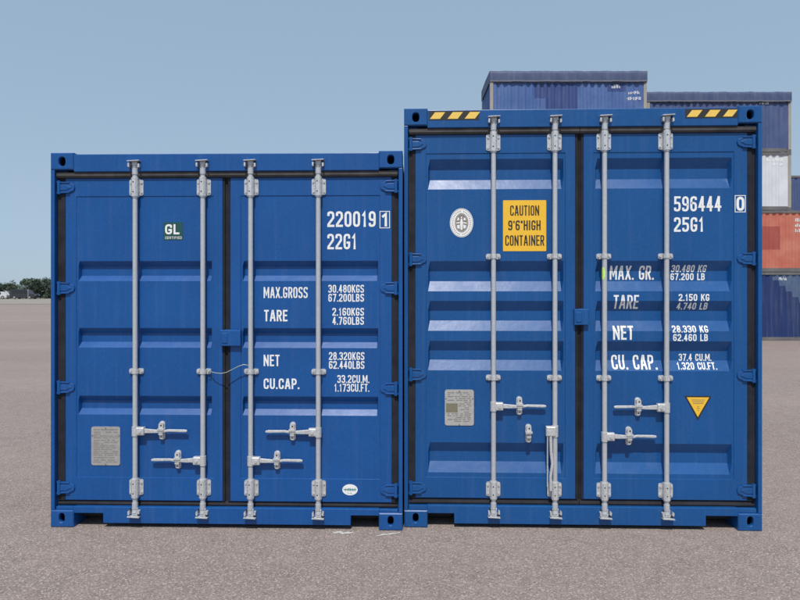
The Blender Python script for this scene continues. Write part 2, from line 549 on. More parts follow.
def lettering(lines, surf, zcuts, mat, parent, lift=.0012, boxes=(), name='lettering', extra=None):
    """lines: (string, x0, x1, z0, z1); surf(x, z) gives the painted surface's y; bent over its folds at zcuts"""
    b = MB(); lv = []
    for (s, x0, x1, z0, z1) in lines:
        for q, i in text_quads(s, x0, x1, z0, z1):
            b.face([(p.x, 0, p.y) for p in q]); lv += [i] * 4
    for (x0, x1, z0, z1, t) in boxes:
        for a in ((x0, x1, z0, z0 + t), (x0, x1, z1 - t, z1), (x0, x0 + t, z0 + t, z1 - t), (x1 - t, x1, z0 + t, z1 - t)):
            b.face([(a[0], 0, a[2]), (a[1], 0, a[2]), (a[1], 0, a[3]), (a[0], 0, a[3])]); lv += [0] * 4
    me = bpy.data.meshes.new(name)
    me.from_pydata(b.v, [], b.f)
    bm = bmesh.new(); bm.from_mesh(me)
    lay = bm.verts.layers.float.new('lv')
    bm.verts.ensure_lookup_table()
    for v, i in zip(bm.verts, lv): v[lay] = i
    zs = [v.co.z for v in bm.verts]
    for z in zcuts:
        if min(zs) < z < max(zs):
            bmesh.ops.bisect_plane(bm, geom=bm.verts[:] + bm.edges[:] + bm.faces[:], plane_co=(0, 0, z), plane_no=(0, 0, 1), dist=1e-6)
    for v in bm.verts:
        v.co.y = surf(v.co.x, v.co.z) - lift - .0003 * v[lay]
    for f in bm.faces:
        if f.normal.y > 0: f.normal_flip()
    bm.to_mesh(me); bm.free()
    for mt in (mat if isinstance(mat, list) else [mat]): me.materials.append(mt)
    return link(name, me, parent)


def dabs(x0, x1, z0, z1, n, seed):
    """writing too small to read: a row of letter-sized dabs"""
    rr = random.Random(seed); w = (x1 - x0) / n; out = []
    for i in range(n):
        a = x0 + i * w
        for k in range(2):
            xa = a + w * (.05 + .45 * k); xb = xa + w * rr.uniform(.18, .34)
            za = z0 + (z1 - z0) * rr.choice([0, 0, .3]); zb = z1 - (z1 - z0) * rr.choice([0, 0, .35])
            out.append((xa, xb, za, zb))
    return out


# ------------------------------------------------------------------ the two blue containers in front
YD = .035        # door face behind the corner posts' front
YR = .010        # axis of the lock rods


def casting_mesh(mat, hole):
    """corner casting 162 x 178 x 118 mm with an oval hole in the end face"""
    b = MB(); n = 24
    w, d, h = .162, .178, .118
    cx, cz, rx, rz = hole
    inn = []; mid = []; out = []
    for i in range(n):
        a = 2 * math.pi * (i + .5) / n; c, s = math.cos(a), math.sin(a)
        e = 2.6
        k = (abs(c) ** e + abs(s) ** e) ** (-1 / e)
        inn.append((cx + rx * k * c, cz + rz * k * s))
        tx = ((w - .007 - cx) / c if c > 0 else (.007 - cx) / c) if abs(c) > 1e-6 else 9
        tz = ((h - .007 - cz) / s if s > 0 else (.007 - cz) / s) if abs(s) > 1e-6 else 9
        t = min(tx, tz); out.append([cx + c * t, cz + s * t])
    for corner in ((.007, .007), (w - .007, .007), (w - .007, h - .007), (.007, h - .007)):
        j = min(range(n), key=lambda q: (out[q][0] - corner[0]) ** 2 + (out[q][1] - corner[1]) ** 2)
        out[j] = list(corner)
    ring = lambda P, y, g=0: [(x, y, z) for x, z in P]
    edge = [(0 if x <= .0071 else w if x >= w - .0071 else x, 0 if z <= .0071 else h if z >= h - .0071 else z) for x, z in out]
    lip = [(cx + (x - cx) * .86, cz + (z - cz) * .86) for x, z in inn]
    cav = [(cx + (x - cx) * 1.25, cz + (z - cz) * 1.2) for x, z in inn]
    R_ = [ring(edge, d), ring(edge, .007), ring(out, 0), ring(inn, 0), ring(lip, .006), ring(lip, .03), ring(cav, .031), ring(cav, .13)]
    v = [p for g in R_ for p in g]; f = []
    for k in range(len(R_) - 1):
        for i in range(n):
            f.append((k * n + i, k * n + (i + 1) % n, (k + 1) * n + (i + 1) % n, (k + 1) * n + i))
    f.append(tuple(range(7 * n, 8 * n))); f.append(tuple(range(n - 1, -1, -1)))
    b.raw(v, f)
    me = bpy.data.meshes.new('corner_casting')
    me.from_pydata(b.v, [], b.f); me.materials.append(mat); me.materials.append(M['dark_hole'])
    for p in me.polygons:
        if p.center.y > .0305 and p.index >= 6 * n - 1 and p.index < 7 * n + 1: p.material_index = 1  # cavity walls painted dark as the shade inside the casting
    bm = bmesh.new(); bm.from_mesh(me); bmesh.ops.recalc_face_normals(bm, faces=bm.faces); bm.to_mesh(me); bm.free()
    return me


def front_container(P):
    W, H, D = 2.438, P['H'], 6.058
    pm = P['paint']
    root = empty('shipping_container', P['loc'], -math.asin(P['sin']))
    tag(root, P['label'], 'container', 'blue containers in front')

    # -- corner castings, posts, frame
    up = casting_mesh(pm, (.081, .057, .027, .036)); lo = casting_mesh(pm, (.080, .066, .023, .036))
    for z, me in ((0, lo), (H - .118, up)):
        for x in (0, W - .162):
            link('corner_casting', me, root, loc=(x, 0, z))
            o = link('corner_casting', me, root, loc=(x + .162, D, z)); o.rotation_euler = (0, 0, math.pi)
    z0, z1 = .118, H - .118
    for sx in (0, 1):
        fx = (lambda x: x) if sx == 0 else (lambda x: W - x)
        b = MB()
        poly = [(0, .004), (.027, .004), (.030, .052), (.095, .052), (.095, .062), (.040, .070), (.040, .16), (0, .16)]
        b.prism_z([(fx(x), y) for x, y in poly], z0 - .001, z1 + .001)
        b.build('corner_post', pm, root, bevel=.004)
        b = MB(); b.box(min(fx(0), fx(.1)), max(fx(0), fx(.1)), D - .15, D - .003, z0, z1); b.build('corner_post', pm, root)
        # side wall with rails
        b = MB(); y = .17; pts = []
        while y < D - .2:
            pts += [(y, .012), (y + .072, .012), (y + .139, .048), (y + .211, .048)]; y += .278
        pts = [(.16, .012)] + pts + [(D - .15, .012)]
        for (ya, xa), (yb, xb) in zip(pts, pts[1:]):
            b.face([(fx(xa), ya, .16), (fx(xb), yb, .16), (fx(xb), yb, H - .06), (fx(xa), ya, H - .06)])
        b.build('side_wall', pm, root)
        b = MB(); b.box(min(fx(.004), fx(.06)), max(fx(.004), fx(.06)), .178, D - .178, H - .062, H - .006); b.build('top_side_rail', pm, root, bevel=.006)
        b = MB(); b.box(min(fx(.004), fx(.052)), max(fx(.004), fx(.052)), .178, D - .178, .015, .165); b.build('bottom_side_rail', pm, root, bevel=.006)
    b = MB()
    x = .17
    pts = [(.06, 0)]
    while x < W - .25:
        pts += [(x, 0), (x + .06, 0), (x + .12, .04), (x + .18, .04)]; x += .24
    pts.append((W - .06, 0))
    for (xa, ya), (xb, yb) in zip(pts, pts[1:]):
        b.face([(xa, D - .03 - ya, .15), (xb, D - .03 - yb, .15), (xb, D - .03 - yb, H - .1), (xa, D - .03 - ya, H - .1)])
    b.box(.162, W - .162, D - .06, D - .004, H - .11, H - .01)
    b.box(.162, W - .162, D - .06, D - .004, .03, .16)
    b.build('end_wall', pm, root)
    b = MB(); y = .18
    b.box(.05, W - .05, .10, D - .05, H - .022, H - .016)
    while y < D - .3:
        b.prism_x([(y, H - .016), (y + .03, H - .004), (y + .10, H - .004), (y + .13, H - .016)], .12, W - .12); y += .209
    b.build('roof', pm, root)
    b = MB(); b.box(.05, W - .05, .10, D - .05, .155, .18); b.build('floor', [M['ply']], root)
    b = MB(); y = .30
    while y < D - .2:
        b.box(.052, W - .052, y, y + .045, .03, .154); y += .30
    b.build('cross_members', M['underside'], root)

    # -- header and sill
    hz = P['header_z']
    hd = MB(); hd.box(.161, W - .161, .006, .10, hz, H - .010)
    header = hd.build('header', pm, root, bevel=.005)
    sz, nb = P['sill_top'], P['sill_bot']
    n0, n1 = P['notch']
    poly = [(.161, .098), (n0, .098), (n0, nb), (n1, nb), (n1, .098), (W - .161, .098), (W - .161, sz), (.161, sz)]
    sl = MB(); sl.prism_y(poly, .006, .09)
    sill = sl.build('sill', pm, root, bevel=.004)
    for xa in (.032, W - .162):
        b = MB(); b.box(xa, xa + .13, .014, .084, .1185, sz - .004); b.build('post_foot', pm, root, bevel=.003)
    for xa, xb in ((.165, n0 - .003), (n1 + .003, W - .165)):
        b = MB(); b.box(xa, xb, .12, .13, .04, .152); b.build('notch_shade_sheet', M['underside'], root)  # dark sheet put in as the shade behind each sill notch
    b = MB(); b.box(.10, W - .10, .085, .095, .13, H - .09); b.build('door_frame_back', M['underside'], root)
    for i, (a0, a1, pgs) in enumerate(P.get('hazard', [])):
        b = MB(); ya = .0045
        b.box(a0, a1, ya, .0065, P['hzz'][0], P['hzz'][1], 0)
        for (xa, xb) in pgs:
            lo_, hi_ = P['hzz'][0] + .008, P['hzz'][1] - .008
            b.face([(xa, ya - .001, lo_), (xb, ya - .001, lo_), (xb + .036, ya - .001, hi_), (xa + .036, ya - .001, hi_)], 1)
        b.build('hazard_strip', [M['black'], M['hazard']], header)

    # -- doors
    zb, zt = P['door_z']
    ez, sy = P['rib']              # slope height, depth
    cuts = sorted([z for lo_, hi_ in P['ribs'] for z in (lo_, lo_ + ez, hi_ - ez, hi_)])

    def depth(z):
        for lo_, hi_ in P['ribs']:
            if lo_ <= z <= hi_:
                return sy * min(1, (z - lo_) / ez, (hi_ - z) / ez)
        return 0.0
    PI_ = .004

    def surf(x, z):
        for d_ in P['doors']:
            if d_['r0'] - .014 < x < d_['r1'] + .014 and P['panel_z'][0] < z < P['panel_z'][1]:
                return YD + PI_ + depth(z)
        return YD

    def gal(build, parent, name='rod_bracket', mats=None):
        b = MB(); build(b); return b.build(name, mats or [M['bright'], M['dark_hole']], parent)

    for di, dr in enumerate(P['doors']):
        xa, xb, ra, rb = dr['x0'], dr['x1'], dr['r0'], dr['r1']
        ia, ib = ra - .014, rb + .014            # panel edges
        pz0, pz1 = P['panel_z']
        b = MB(); c = .004
        rect = lambda x0, x1, z0_, z1_, y: [(x0, y, z0_), (x1, y, z0_), (x1, y, z1_), (x0, y, z1_)]
        rings = [rect(xa, xb, zb, zt, YD + .05), rect(xa, xb, zb, zt, YD + c), rect(xa + c, xb - c, zb + c, zt - c, YD),
                 rect(ia, ib, pz0, pz1, YD), rect(ia + .002, ib - .002, pz0 + .002, pz1 - .002, YD + PI_)]
        v = [p for g in rings for p in g]; f = []
        for k in range(4):
            for i in range(4):
                j = (i + 1) % 4
                f.append((k * 4 + i, k * 4 + j, (k + 1) * 4 + j, (k + 1) * 4 + i))
        b.raw(v, f)
        e = P['rib_end']
        xs = [ia + .002, ra, ra + e, rb - e, rb, ib - .002]
        zs = [pz0 + .002] + cuts + [pz1 - .002]
        vv = []
        for z in zs:
            for k, x in enumerate(xs):
                vv.append((x, YD + PI_ + (depth(z) if k in (2, 3) else 0), z))
        ff = [(j * 6 + i, j * 6 + i + 1, (j + 1) * 6 + i + 1, (j + 1) * 6 + i) for j in range(len(zs) - 1) for i in range(5)]
        b.raw(vv, ff)
        door = b.build('door', pm, root)
        # gasket: a ring round the leaf
        b = MB(); y0, y1 = .049, .066
        gx0 = .034 if di == 0 else xa - .026
        gx1 = xb + .026 if di == 0 else W - .034
        b.prism_x([(.018, hz - .001), (.015, zt + .012), (.022, zt), (y1, zt), (y1, hz - .001)], gx0, gx1, 1)      # sloping weather lip
        b.prism_x([(y0 + .002, zb), (y0 - .014, sz + .012), (y0 - .010, sz + .001), (y1, sz + .001), (y1, zb)], gx0, gx1, 0)
        for xl, xr in ((gx0, xa), (xb, gx1)):
            ed = (di == 0) == (xl == gx0)
            b.box(xl, xr, (.036 if ed else y0), y1, zb, zt)
        if di == 0: b.tube([(xb + .008, y0 - .004, zb), (xb + .008, y0 - .004, zt)], .009, 8)
        else: b.tube([(xa - .008, y0 - .004, zb), (xa - .008, y0 - .004, zt)], .009, 8)
        b.build('gasket', [M['gasket'], M['gasket_dusty']], door)
        # hinges
        for hzc in P['hinges']:
            b = MB()
            fx = (lambda x: x) if di == 0 else (lambda x: W - x)
            hh = .036
            out = [(.034, -hh), (.090, -hh), (.125, -hh * .86), (.150, -hh * .55), (.156, 0), (.150, hh * .55), (.125, hh * .86), (.090, hh), (.034, hh)]
            b.prism_y([(fx(x), hzc + z) for x, z in out], .026, .040)
            inn = [(.040, -hh * .55), (.10, -hh * .52), (.134, 0), (.10, hh * .52), (.040, hh * .55)]
            b.prism_y([(fx(x), hzc + z) for x, z in inn], .022, .030)
            b.prism_y([(fx(x), hzc + z) for x, z in [(.030, hh - .004), (.12, hh - .006), (.12, hh + .001), (.030, hh + .006)]], .020, .040)
            b.prism_y([(fx(x), hzc + z) for x, z in [(.030, -hh - .006), (.12, -hh - .001), (.12, -hh + .006), (.030, -hh + .004)]], .020, .040)
            b.cyl((fx(.046), .026, hzc - .047), (fx(.046), .026, hzc + .047), .013, n=12)
            b.build('hinge', pm, door, bevel=.002)
        # lock rods
        for rx in dr['rods']:
            b = MB()
            zt_, zb_ = hz + P['cam_up'], P['cam_lo']
            b.cyl((rx, YR, zb_), (rx, YR, zt_), .0168, n=18)
            for zc, s in ((zt_, 1), (zb_, -1)):
                b.cyl((rx, YR, zc - s * .066), (rx, YR, zc - s * .024), .0205, n=16)          # collar
                b.cyl((rx, YR, zc - s * .020), (rx, YR, zc + s * .002), .019, .023, n=16)
                b.prism_z([(rx - .030, YR + .004), (rx - .012, YR - .018), (rx + .020, YR - .016), (rx + .036, YR + .006), (rx + .012, YR + .020), (rx - .018, YR + .020)],
                          zc + (.002 if s > 0 else -.016), zc + (.016 if s > 0 else -.002))
            b.build('lock_rod', M['galv'], door)
            # keepers on header and sill
            for zc, par, s in ((zt_, header, 1), (zb_, sill, -1)):
                b = MB()
                b.cbox(rx - .020, rx + .022, .000, .008, zc - .030, zc + .030, .002)
                b.prism_y([(rx - .040, zc + s * .019), (rx + .042, zc + s * .024), (rx + .042, zc + s * .029), (rx - .040, zc + s * .025)][::s], -.030, .004)
                b.prism_y([(rx - .039, zc - s * .014), (rx - .029, zc - s * .020), (rx - .027, zc + s * .008), (rx - .038, zc + s * .010)][::s], -.024, .004)
                b.prism_y([(rx + .030, zc - s * .022), (rx + .041, zc - s * .016), (rx + .040, zc + s * .006), (rx + .029, zc + s * .004)][::s], -.020, .004)
                b.cyl((rx - .026, .002, zc - s * .025), (rx - .026, -.006, zc - s * .025), .006, n=8, m=1)
                b.cyl((rx + .028, .002, zc + s * .012), (rx + .028, -.008, zc + s * .012), .006, n=8, m=1)
                b.build('cam_keeper', [M['bright'], M['dark_hole']], par)
            # top and bottom bearing brackets
            for z0_, z1_ in P['brackets']:
                def brk(b):
                    b.prism_y(rrect(rx - .049, rx + .049, z0_ + .012, z1_ - .010, .012, 3), YD - .007, YD + .001)
                    hp = [(rx - .025, YD - .006), (rx - .023, YR - .012), (rx - .012, YR - .024), (rx + .012, YR - .024), (rx + .023, YR - .012), (rx + .025, YD - .006)]
                    b.prism_z(hp[::-1], z0_ + .002, z1_ - .002)
                    b.cyl((rx, YR, z0_ - .006), (rx, YR, z0_ + .006), .0215, n=14); b.cyl((rx, YR, z1_ - .006), (rx, YR, z1_ + .004), .0215, n=14)
                    for zz in (z0_ + .032, z1_ - .032):
                        for s in (-1, 1):
                            b.cyl((rx + s * .037, YD - .004, zz), (rx + s * .037, YD - .013, zz), .0075, n=8)
                        b.cyl((rx - .004, YR - .022, zz), (rx - .004, YR - .0248, zz), .0048, n=8, m=1)
                gal(brk, door)
            for gz in P['guides']:
                def gd(b):
                    b.prism_y(rrect(rx - .050, rx + .050, gz - .019, gz + .019, .012, 3), YD - .008, YD + .006)
                    hp = [(rx - .023, YD - .006), (rx - .0225, YR - .008), (rx - .012, YR - .0205), (rx + .012, YR - .0205), (rx + .0225, YR - .008), (rx + .023, YD - .006)]
                    b.prism_z(hp[::-1], gz - .014, gz + .014)
                    for s in (-1, 1): b.cyl((rx + s * .038, YD - .006, gz), (rx + s * .038, YD - .016, gz), .0075, n=8)
                gal(gd, door, 'rod_guide')
        # handles: rod x, z, end x, retainer x
        for (rx, hz_, ex, tx) in dr['handles']:
            s = 1 if ex > rx else -1
            b = MB()
            b.cbox(min(rx + s * .010, rx + s * .066), max(rx + s * .010, rx + s * .066), YR - .020, YR + .020, hz_ - .030, hz_ + .026, .006)
            b.cyl((rx + s * .040, YR - .018, hz_ - .002), (rx + s * .040, YR - .026, hz_ - .002), .010, n=10)
            b.cyl((rx, YR, hz_ - .034), (rx, YR, hz_ + .030), .0225, n=14)
            L_ = abs(ex - rx)
            prof = [(.060, .000, .016), (.105, -.002, .014), (.19, -.004, .0085), (L_ - .13, .003, .0085), (L_ - .02, .001, .0095), (L_, .000, .0065)]
            top = [(rx + s * q, hz_ + o + w) for q, o, w in prof]; bot = [(rx + s * q, hz_ + o - w) for q, o, w in prof]
            poly = bot + top[::-1]
            if s < 0: poly = poly[::-1]
            b.prism_y(poly, YD - .031, YD - .015)
            b.build('handle', M['bright'], door, bevel=.004)
            retainer(door, tx, hz_ - .002)
        for (tx, tz) in dr.get('spare_retainers', []): retainer(door, tx, tz)
        for (rx, hz_, zl) in dr.get('hanging', []):
            b = MB()
            b.cbox(rx - .064, rx + .004, YR - .026, YR + .012, hz_ - .032, hz_ + .036, .006)
            b.cyl((rx, YR, hz_ - .036), (rx, YR, hz_ + .040), .0225, n=14)
            b.tube([(rx - .032, YR - .012, hz_ - .02), (rx - .030, YR - .012, hz_ - .13), (rx - .021, YR - .016, hz_ - .22), (rx - .034, YR - .020, hz_ - .30), (rx - .032, YR - .020, zl)],
                   [.012, .011, .011, .010, .011], 8)
            b.prism_y([(rx - .058, zl + .02), (rx - .051, zl + .02), (rx - .050, hz_ - .02), (rx - .057, hz_ - .02)], YR - .02, YR + .004)
            b.build('handle', M['bright'], door, bevel=.002)
        # lettering
        for ln in dr.get('text', []):
            for wd in words(*ln):
                lettering([wd], surf, cuts, M['white'], door)
        for (s_, x0, x1, z0_, z1_, bx) in dr.get('boxed', []):
            lettering([(s_, x0, x1, z0_, z1_)], lambda x, z: YD, cuts, M['white'], door, boxes=[bx])
        dr['obj'] = door

    # lock box over the joint between the doors
    x0, x1, z0_, z1_ = P['lockplate']
    b = MB()
    b.cbox(x0, x1, .008, YD - .001, z0_, z1_, .004)
    b.box(x0 + .03, x1 - .02, .014, YD - .001, z1_, z1_ + .004); b.cbox(x0 + .01, x0 + .05, .0035, .0085, z0_ + .02, z1_ - .02, .003)
    b.build('joint_lock_plate', pm, P['doors'][1]['obj'])
    return root, surf, cuts


def retainer(door, tx, tz):
    """handle catch: upright strap with rounded ends, hub and seal eye"""
    b = MB()
    b.prism_y(rrect(tx - .020, tx + .020, tz - .062, tz + .066, .019, 4), YD - .006, YD + .004)
    b.prism_y(rrect(tx - .016, tx + .016, tz + .014, tz + .058, .014, 4), YD - .030, YD - .005)
    b.prism_y(rrect(tx - .013, tx + .013, tz - .054, tz - .018, .010, 4), YD - .022, YD - .005)
    b.prism_y(rrect(tx - .024, tx + .024, tz + .006, tz + .020, .005, 3), YD - .037, YD - .005)
    b.prism_y(rrect(tx - .015, tx + .015, tz - .024, tz - .013, .004, 3), YD - .035, YD - .005)
    b.cyl((tx + .002, YD - .028, tz + .040), (tx + .002, YD - .0315, tz + .040), .0055, n=10, m=1)
    b.cyl((tx, YD - .021, tz - .040), (tx, YD - .0235, tz - .040), .0045, n=10, m=1)
    b.build('handle_retainer', [M['bright'], M['dark_hole']], door)


# ---- left, standard height
TL = [('220019', 1.918, 2.252, 2.076, 2.184), ('22G1', 1.918, 2.122, 1.922, 2.029),
      ('MAX.GROSS', 1.476, 1.782, 1.586, 1.662), ('TARE', 1.479, 1.642, 1.425, 1.504),
      ('NET', 1.476, 1.587, 1.115, 1.194), ('CU.CAP.', 1.476, 1.724, .957, 1.030),
      ('30.480KGS', 1.925, 2.171, 1.623, 1.677), ('67.200LBS', 1.925, 2.171, 1.561, 1.615),
      ('2.160KGS', 1.953, 2.171, 1.464, 1.518), ('4.760LBS', 1.953, 2.171, 1.402, 1.456),
      ('28.320KGS', 1.929, 2.174, 1.159, 1.213), ('62.440LBS', 1.929, 2.174, 1.098, 1.152),
      ('33.2CU.M.', 1.987, 2.208, 1.001, 1.055), ('1.173CU.FT.', 1.966, 2.208, .941, .995)]
PL = dict(H=2.591, loc=(-2.4195, 4.304, 0), sin=.02634, paint=M['blue_a'],
          label='lower blue container on the left, marked 220019, three ribs on each door',
          header_z=2.459, sill_top=.143, sill_bot=.030, notch=(.367, 2.083), door_z=(.178, 2.421), panel_z=(.338, 2.294),
          rib=(.038, .032), rib_end=.008, ribs=[(1.704, 1.843), (1.241, 1.378), (.775, .906)],
          hinges=[2.354, 1.655, .965, .267], cam_up=.045, cam_lo=.108, brackets=[(2.285, 2.417), (.209, .339)], guides=[1.079],
          lockplate=(1.184, 1.323, 1.255, 1.365),
          doors=[dict(x0=.085, x1=1.191, r0=.177, r1=1.115, rods=[.590, 1.062],
                      handles=[(.590, .669, .952, .770), (1.062, .468, .702, .883)]),
                 dict(x0=1.243, x1=2.364, r0=1.330, r1=2.269, rods=[1.393, 1.860],
                      handles=[(1.860, .668, 1.495, 1.680), (1.393, .469, 1.752, 1.572)],
                      text=TL, boxed=[('1', 2.290, 2.346, 2.078, 2.172, (2.279, 2.350, 2.066, 2.184, .005))])])
cont_a, surf_a, cuts_a = front_container(PL)

# ---- right, high cube
TR = [('596444', 1.858, 2.179, 2.182, 2.286), ('25G1', 1.858, 2.062, 2.042, 2.142),
      ('MAX. GR.', 1.430, 1.733, 1.713, 1.810), ('TARE', 1.447, 1.620, 1.511, 1.607),
      ('NET', 1.443, 1.583, 1.298, 1.394), ('CU. CAP.', 1.440, 1.750, 1.092, 1.191),
      ('30.480 KG', 1.851, 2.090, 1.766, 1.814), ('67.200 LB', 1.848, 2.083, 1.710, 1.758),
      ('2.150 KG', 1.890, 2.098, 1.566, 1.614), ('4.740 LB', 1.885, 2.094, 1.506, 1.554),
      ('28.330 KG', 1.848, 2.092, 1.348, 1.396), ('62.460 LB', 1.852, 2.088, 1.290, 1.338),
      ('37.4 CU.M.', 1.905, 2.128, 1.151, 1.199), ('1.320 CU.FT.', 1.885, 2.155, 1.093, 1.141)]
PR = dict(H=2.896, loc=(.028, 4.30, 0), sin=.0291, paint=M['blue_b'],
          label='tall blue container on the right with yellow high container caution sign',
          header_z=2.762, sill_top=.153, sill_bot=.028, notch=(.346, 2.061), door_z=(.195, 2.723), panel_z=(.339, 2.592),
          rib=(.070, .036), rib_end=.014, ribs=[(2.342, 2.552), (1.633, 1.843), (1.358, 1.566), (1.083, 1.288), (.373, .582)],
          hinges=[2.655, 1.856, 1.055, .267], cam_up=.045, cam_lo=.108, brackets=[(2.595, 2.730), (.202, .322)], guides=[1.873, 1.035],
          lockplate=(1.170, 1.270, 1.400, 1.510), hzz=(2.815, 2.877),
          hazard=[(.172, .518, [(.178, .248), (.300, .370), (.418, .488)]), (1.920, 2.272, [(1.930, 2.000), (2.052, 2.122), (2.174, 2.236)])],
          doors=[dict(x0=.076, x1=1.184, r0=.166, r1=1.102, rods=[.617, 1.038],
                      handles=[(.617, .841, .978, .797)], hanging=[(1.038, .670, .268)], spare_retainers=[(.860, .648)]),
                 dict(x0=1.239, x1=2.356, r0=1.321, r1=2.250, rods=[1.376, 1.797],
                      handles=[(1.797, .838, 1.440, 1.608), (1.376, .637, 1.728, 1.546)],
                      text=TR, boxed=[('0', 2.279, 2.333, 2.184, 2.281, (2.268, 2.342, 2.174, 2.291, .005))])])
cont_b, surf_b, cuts_b = front_container(PR)

DA0, DA1 = PL['doors'][0]['obj'], PL['doors'][1]['obj']
DB0, DB1 = PR['doors'][0]['obj'], PR['doors'][1]['obj']
YP = YD + .004                      # flat panel face


def flat_text(b, s, x0, x1, z0, z1, y, m, weight=.145):
    for q, i in text_quads(s, x0, x1, z0, z1, weight):
        b.face([(p.x, y - .0002 * i, p.y) for p in q], m)


# GL sticker
b = MB()
b.prism_y(rrect(.775, .914, 1.988, 2.112, .006, 2), YP - .0012, YP + .001, 0)
flat_text(b, 'GL', .788, .888, 2.028, 2.098, YP - .0022, 1, .19)
flat_text(b, 'CERTIFIED', .788, .905, 1.996, 2.013, YP - .0022, 1)
b.build('class_sticker', [M['label_green'], M['white']], DA0, fixn=False)


# data plates
def data_plate(x0, x1, z0, z1, parent, mat, patch):
    b = MB()
    b.prism_y(rrect(x0, x1, z0, z1, .016, 4), YP - .004, YP + .001, 0)
    rr = random.Random(int(x0 * 1000) + 5)
    z = z1 - .024
    while z > z0 + .02:
        x = x0 + .018
        while x < x1 - .03:
            w = rr.uniform(.012, .05)
            xe = min(x + w, x1 - .018)
            inside = patch and x < patch[1] and xe > patch[0] and patch[2] - .01 < z < patch[3] + .01
            if not inside and rr.random() < .86:
                b.face([(x, YP - .0047, z), (xe, YP - .0047, z), (xe, YP - .0047, z + .006), (x, YP - .0047, z + .006)], 1)
            x = xe + rr.uniform(.005, .016)
        z -= rr.choice([.013, .013, .017])
    if patch:
        b.prism_y([(patch[0], patch[2]), (patch[1], patch[2]), (patch[1], patch[3]), (patch[0], patch[3])], YP - .0052, YP - .003, 2)
    for x, z in ((x0 + .008, z1 - .06), (x1 - .008, z1 - .06), ((x0 + x1) / 2, z1 - .008), ((x0 + x1) / 2, z0 + .008)):
        b.cyl((x, YP - .004, z), (x, YP - .0075, z), .005, n=8, m=1)
    return b.build('data_plate', [mat, M['etch'], M['plate_patch']], parent)


data_plate(.269, .472, .422, .691, DA0, M['plate'], None)
data_plate(.283, .484, .700, .949, DB0, M['plate_light'], (.291, .372, .792, .854))

# white oval sticker near the foot of the left container's right door
b = MB(); yo = YD
b.prism_y(oval(2.075, .266, .053, .038), yo - .0012, yo + .001, 0)
for xa, xb, za, zb in dabs(2.036, 2.114, .258, .278, 5, 4) + dabs(2.058, 2.092, .238, .247, 4, 9):
    b.face([(xa, yo - .002, za), (xb, yo - .002, za), (xb, yo - .002, zb), (xa, yo - .002, zb)], 1)
b.face([(2.030, yo - .0017, .2655), (2.120, yo - .0017, .2655), (2.120, yo - .0017, .2705), (2.030, yo - .0017, .2705)], 1)
b.build('oval_sticker', [M['white'], M['teal']], DA1, fixn=False)

# seal wire strung between two rod guides
b = MB()
P3 = [Vector(p) for p in ((1.106, .020, 1.080), (1.135, -.004, 1.077), (1.165, -.014, 1.072), (1.20, -.016, 1.070), (1.235, -.016, 1.078), (1.275, -.014, 1.098), (1.315, -.010, 1.119), (1.350, -.006, 1.130), (1.376, .004, 1.124))]
b.tube(P3, .0028, 8)
b.tube([(1.098, .012, 1.066), (1.106, .004, 1.078), (1.112, .014, 1.092)], .0035, 6)
b.build('seal_wire', M['wire'], DA0)

# classification emblem: white oval with a ringed figure
b = MB(); cx, cz = .399, 2.109
b.prism_y(oval(cx, cz, .081, .101, 40), YP - .0012, YP + .001, 0)


def ring(b, rx0, rz0, rx1, rz1, y, m, n=40):
    A, B = oval(cx, cz, rx0, rz0, n), oval(cx, cz, rx1, rz1, n)
    for i in range(n):
        j = (i + 1) % n
        b.face([(A[i][0], y, A[i][1]), (A[j][0], y, A[j][1]), (B[j][0], y, B[j][1]), (B[i][0], y, B[i][1])], m)


ring(b, .077, .097, .0745, .0945, YP - .0016, 1)
for i in range(34):                       # the ring of tiny letters
    if i in (8, 25): continue
    a = 2 * math.pi * i / 34; c, s = math.cos(a), math.sin(a)
    px, pz = cx + .061 * c, cz + .081 * s
    tx, tz = -s, c
    b.face([(px + .0035 * tx - .004 * c, YP - .0016, pz + .0035 * tz - .004 * s), (px + .0035 * tx + .004 * c, YP - .0016, pz + .0035 * tz + .004 * s),
            (px - .0015 * tx + .004 * c, YP - .0016, pz - .0015 * tz + .004 * s), (px - .0015 * tx - .004 * c, YP - .0016, pz - .0015 * tz - .004 * s)], 1)
ring(b, .047, .067, .042, .062, YP - .0016, 1)
b.prism_y(oval(cx, cz, .0405, .060, 32), YP - .0016, YP - .001, 2)
yy = YP - .0024
figure = [[(-.006, -.05), (.006, -.05), (.010, .0), (.005, .028), (-.005, .028), (-.010, .0)], [(-.005, .032), (.005, .032), (.004, .043), (-.004, .043)],
          [(-.036, -.006), (-.012, -.003), (-.012, .006), (-.036, .002)], [(.012, -.003), (.036, -.008), (.036, .001), (.012, .006)],
          [(-.032, .014), (-.014, .020), (-.020, .040), (-.028, .030)], [(.014, .016), (.030, .018), (.026, .034), (.016, .036)],
          [(-.030, -.036), (-.013, -.044), (-.012, -.014), (-.032, -.016)], [(.013, -.042), (.028, -.036), (.032, -.018), (.012, -.012)]]
for q in figure: b.face([(cx + x, yy, cz + z) for x, z in q], 0)
b.build('emblem_sticker', [M['white'], M['emblem'], M['emblem']], DB0, fixn=False)

# caution sign
b = MB()
b.prism_y(rrect(.686, .984, 1.911, 2.264, .004, 1), YP - .0015, YP + .001, 0)
flat_text(b, 'CAUTION', .735, .935, 2.157, 2.228, YP - .0024, 1, .15)
flat_text(b, '9\'6"HIGH', .722, .945, 2.056, 2.124, YP - .0024, 1, .15)
flat_text(b, 'CONTAINER', .701, .970, 1.949, 2.021, YP - .0024, 1, .15)
b.build('caution_sign', [M['yellow'], M['black']], DB0, fixn=False)

